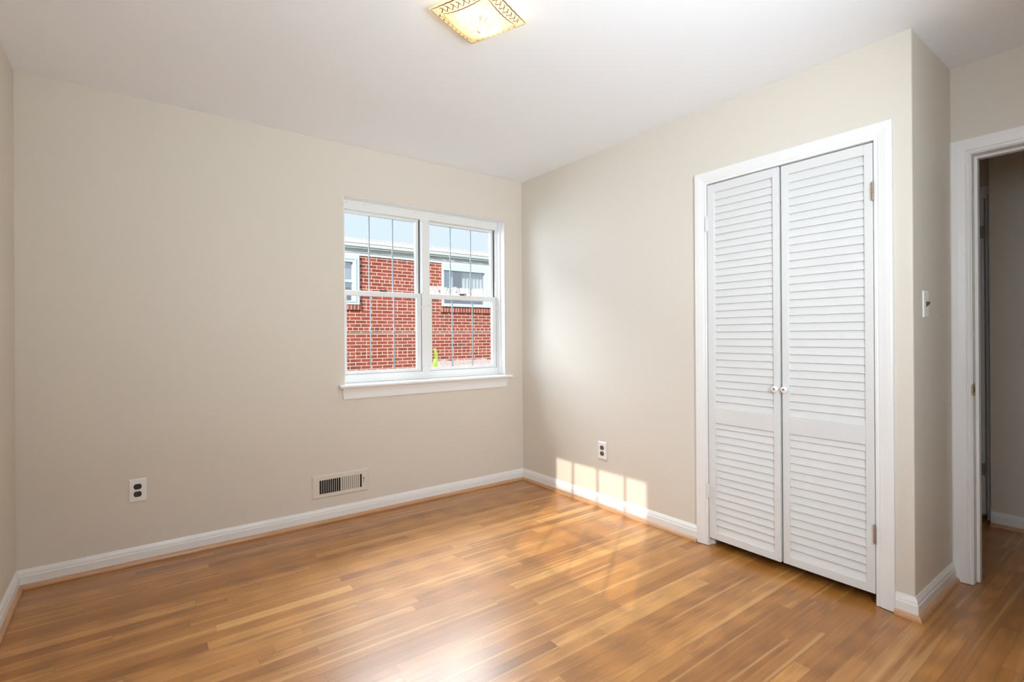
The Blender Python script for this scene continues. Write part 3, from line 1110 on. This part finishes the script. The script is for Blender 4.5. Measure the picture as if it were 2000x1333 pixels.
def ribbon(pts, wd):
    P = [Vector((u, v)) for u, v in pts]
    L_, R_ = [], []
    for i, p in enumerate(P):
        d = (P[min(i + 1, len(P) - 1)] - P[max(i - 1, 0)])
        nrm = Vector((-d.y, d.x)).normalized()
        t = i / (len(P) - 1)
        ww = wd * (0.45 + 0.55 * math.sin(math.pi * (0.08 + 0.84 * t)))
        L_.append(shade_pt(*(p + nrm * ww), -0.0006))
        R_.append(shade_pt(*(p - nrm * ww), -0.0006))
    n = len(P)
    m_.faces_from(L_ + R_, [(i, i + 1, n + i + 1, n + i) for i in range(n - 1)], 'etch')


for side in range(4):
    def pt(s_, off, side=side):
        a, b_ = s_, 1 - off
        for _ in range(side):
            a, b_ = -b_, a
        return (a, b_)
    for off, wd in ((0.025, 0.016), (0.27, 0.014)):
        ribbon([pt(-0.98 + off + (1.96 - 2 * off) * i / 30, off + 0.006 * math.sin(i * 1.7)) for i in range(31)], wd)
    n = 8
    for i in range(n):
        c0 = -0.74 + 1.48 * i / n
        c1 = -0.74 + 1.48 * (i + 1) / n
        cm = (c0 + c1) / 2
        ribbon([pt(c0 + (cm - c0) * t * 1.5, 0.20 - 0.13 * math.sin(t * 1.5)) for t in (0, 0.2, 0.4, 0.6, 0.8, 1.0)], 0.014)
        ribbon([pt(c0 + 0.05 + (c1 - c0) * t * 0.75, 0.10 + 0.12 * math.sin(t * 1.5)) for t in (0, 0.2, 0.4, 0.6, 0.8, 1.0)], 0.014)
rnd = random.Random(11)
for i in range(22):
    a = 2 * math.pi * i / 22 + rnd.uniform(-0.1, 0.1)
    r0 = rnd.uniform(0.12, 0.3)
    r1 = r0 + rnd.uniform(0.12, 0.33)
    bend = rnd.uniform(-0.15, 0.15)
    ribbon([((r0 + (r1 - r0) * t) * math.cos(a + bend * t), (r0 + (r1 - r0) * t) * math.sin(a + bend * t)) for t in (0, 0.25, 0.5, 0.75, 1.0)], 0.009)
sh = m_.build('glass_shade', None, lamp, smooth=True)
sh['label'] = 'amber frosted glass with brown etched vine border'
MB().lathe([(0.0085, 2.362), (0.0095, 2.357), (0.0085, 2.352), (0.0075, 2.349), (0.0080, 2.346), (0.0060, 2.342), (0.0, 2.340)], (LC.x, LC.y, 0), Z, 20).build('finial', 'chrome', lamp, smooth=True)
for dx, dy in ((-0.045, -0.020), (0.040, 0.018)):
    MB().lathe([(0.010, -0.030), (0.012, -0.022), (0.022, -0.008), (0.025, 0.004), (0.020, 0.018), (0.010, 0.025), (0.0, 0.027)], (LC.x + dx, LC.y + dy, 2.398), (dx, dy, 0.0), 16).build('bulb', 'bulb', lamp, smooth=True)

# ---------------------------------------------------------------- outside: ground, neighbour's house, plants
GZ = -0.55
struct(MB().box(-30, 40, -40, 60, GZ - 0.2, GZ).build('ground', 'soil'))

HY = 6.2
house = empty('brick_house', (2.0, HY, GZ))
tag(house, 'red brick neighbouring house with white eave seen through the window', 'house')
HX0, HX1 = -5.0, 10.0
m_ = MB()
holes = [(0.03, 0.869, 1.815, 2.68), (2.70, 3.86, 1.83, 2.68)]
m_.box(HX0, holes[0][0], HY, HY + 0.3, GZ, 2.78)
m_.box(holes[0][1], holes[1][0], HY, HY + 0.3, GZ, 2.78)
m_.box(holes[1][1], HX1, HY, HY + 0.3, GZ, 2.78)
for h_ in holes:
    m_.box(h_[0], h_[1], HY, HY + 0.3, GZ, h_[2])
    m_.box(h_[0], h_[1], HY, HY + 0.3, h_[3], 2.78)
m_.box(HX0, HX0 + 0.3, HY + 0.3, HY + 7, GZ, 2.78)
m_.box(HX1 - 0.3, HX1, HY + 0.3, HY + 7, GZ, 2.78)
m_.box(HX0, HX1, HY + 7, HY + 7.3, GZ, 2.78)
m_.build('brick_wall', 'brick', house)
MB().box(HX0, HX1, HY - 0.025, HY - 0.0005, 2.722, 2.845).build('frieze_board', 'soffit', house)
MB().box(HX0 - 0.2, HX1 + 0.2, HY - 0.12, HY + 7.5, 2.8455, 2.862).build('soffit', 'soffit', house)
m_ = MB()
m_.prism([(HY - 0.10, 2.850), (HY - 0.115, 2.848), (HY - 0.150, 2.878), (HY - 0.158, 2.925), (HY - 0.150, 2.936), (HY - 0.10, 2.936)],
         lambda p: (HX0 - 0.2, p[0], p[1]), lambda p: (HX1 + 0.2, p[0], p[1]))
m_.build('gutter', 'soffit', house)
m_ = MB()
m_.box(HX0 - 0.2, HX1 + 0.2, HY - 0.170, HY - 0.08, 2.9365, 3.012)
m_.box(HX0 - 0.2, HX1 + 0.2, HY - 0.180, HY - 0.08, 3.0125, 3.022)
m_.build('fascia', 'fascia', house, bevel=0.004)
m_ = MB()
m_.hexa([(HX0 - 0.2, HY - 0.16, 3.0225), (HX1 + 0.2, HY - 0.16, 3.0225), (HX1 + 0.2, HY + 7.5, 3.0225), (HX0 - 0.2, HY + 7.5, 3.0225),
         (HX0 + 1.5, HY + 3.0, 3.30), (HX1 - 1.5, HY + 3.0, 3.30), (HX1 - 1.5, HY + 4.2, 3.30), (HX0 + 1.5, HY + 4.2, 3.30)])
m_.build('roof', 'shingle', house)
# left sash window
m_ = MB()
m_.ring(0.0, 0.899, 1.786, 2.721, HY - 0.05, HY + 0.06, 0.13, 0.129, 0.137, 0.074)
m_.ring(0.06, 0.839, 1.83, 2.665, HY - 0.062, HY - 0.0505, 0.03, 0.03, 0.03, 0.03)
m_.box(0.10, 0.80, HY - 0.02, HY + 0.04, 2.205, 2.255)
hw = m_.build('house_window', 'house_win', house, bevel=0.006)
hw['label'] = 'white double hung house window'
MB().box(0.12, 0.78, HY + 0.01, HY + 0.014, 1.855, 2.59).build('house_pane', 'house_pane', hw)
MB().box(0.12, 0.78, HY + 0.08, HY + 0.09, 2.12, 2.60).build('blind', 'blind', hw)
# right picture window with curtains
m_ = MB()
m_.ring(2.68, 3.908, 1.81, 2.721, HY - 0.05, HY + 0.06, 0.036, 0.154, 0.146, 0.066)
hw = m_.build('house_window', 'house_win', house, bevel=0.006)
hw['label'] = 'wide white house window with curtains'
MB().box(2.71, 3.76, HY + 0.01, HY + 0.014, 1.87, 2.58).build('house_pane', 'house_pane', hw)


def curtain(x0, x1, mat):
    n = 40
    pts = []
    for i in range(n + 1):
        t = i / n
        pts.append((x0 + (x1 - x0) * t, HY + 0.10 + 0.012 * math.sin(t * (x1 - x0) * 70)))
    back = [(x, y + 0.004) for x, y in reversed(pts)]
    mb = MB()
    mb.prism(pts + back, lambda p: (p[0], p[1], 1.96), lambda p: (p[0], p[1], 2.60))
    mb.build('curtain', mat, hw)


curtain(2.66, 3.02, 'curtain')
curtain(3.24, 3.80, 'curtain_pale')
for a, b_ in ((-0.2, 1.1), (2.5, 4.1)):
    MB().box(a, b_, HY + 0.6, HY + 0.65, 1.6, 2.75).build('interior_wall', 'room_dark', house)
for a, b_ in ((-0.05, 0.935), (2.655, 3.935)):
    MB().hexa([(a, HY - 0.035, 1.690), (b_, HY - 0.035, 1.690), (b_, HY + 0.02, 1.690), (a, HY + 0.02, 1.690),
               (a, HY - 0.035, 1.780), (b_, HY - 0.035, 1.780), (b_, HY + 0.02, 1.7855), (a, HY + 0.02, 1.7855)]).build('brick_sill', 'rowlock', house)

# lime green plant just outside the pane
pl = empty('green_plant', (-0.33, 0.9, GZ))
tag(pl, 'lime green leafy plant outside, at the lower corner of the right sash', 'plant')
MB().tube([(-0.33, 0.9, GZ), (-0.325, 0.9, 0.2), (-0.315, 0.9, 0.80)], [0.02, 0.016, 0.012], 8).build('stem', 'twig', pl)


def leaf(parent, p0, p1, p2, wd, mat='leaf'):
    """curved blade from p0 over p1 to p2 with a midrib fold"""
    P0, P1, P2 = Vector(p0), Vector(p1), Vector(p2)
    n = 12
    mb = MB()
    vs, fs = [], []
    for i in range(n + 1):
        t = i / n
        p = P0 * (1 - t) ** 2 + P1 * 2 * t * (1 - t) + P2 * t * t
        d = (P1 - P0) * (1 - t) + (P2 - P1) * t
        sd = d.cross(Vector((0, 1, 0))).normalized() * wd * math.sin(math.pi * (0.06 + 0.90 * t)) ** 0.8
        up_ = Vector((0, -0.25 * wd, 0))
        vs += [p - sd, p + up_, p + sd, p - up_ * 0.4]
    for i in range(n):
        a = i * 4
        for j_ in range(4):
            jj = (j_ + 1) % 4
            fs.append((a + j_, a + jj, a + 4 + jj, a + 4 + j_))
    fs += [(3, 2, 1, 0), tuple(n * 4 + j_ for j_ in range(4))]
    mb.faces_from(vs, fs)
    mb.build('leaf', mat, parent, smooth=True)


leaf(pl, (-0.312, 0.90, 0.78), (-0.296, 0.90, 1.06), (-0.352, 0.89, 1.062), 0.017)
leaf(pl, (-0.315, 0.91, 0.78), (-0.330, 0.91, 0.92), (-0.300, 0.92, 0.985), 0.030)
leaf(pl, (-0.315, 0.90, 0.76), (-0.335, 0.88, 0.90), (-0.325, 0.88, 0.965), 0.028)
leaf(pl, (-0.315, 0.91, 0.74), (-0.290, 0.92, 0.86), (-0.283, 0.92, 0.945), 0.026)

sb = empty('bare_shrub', (-0.98, 1.6, GZ))
tag(sb, 'bare brown twigs of a leafless shrub outside the left sash', 'shrub')
MB().tube([(-0.98, 1.6, GZ), (-0.97, 1.6, 0.2), (-0.93, 1.6, 0.75)], [0.012, 0.009, 0.006], 8).build('trunk', 'twig', sb)
for pts, r_ in (([(-0.945, 1.6, 0.70), (-0.906, 1.6, 0.957), (-0.85, 1.6, 0.985), (-0.794, 1.6, 1.049), (-0.74, 1.6, 1.12), (-0.700, 1.6, 1.165)], 0.0048),
                ([(-0.945, 1.6, 0.70), (-0.85, 1.6, 0.80), (-0.795, 1.6, 0.853), (-0.73, 1.6, 0.90), (-0.66, 1.6, 0.945)], 0.0045),
                ([(-0.906, 1.6, 0.957), (-0.87, 1.62, 1.09), (-0.80, 1.62, 1.19), (-0.75, 1.62, 1.235)], 0.0026)):
    MB().tube(pts, [r_ * (1 - 0.6 * i / (len(pts) - 1)) for i in range(len(pts))], 7).build('branch', 'twig', sb)
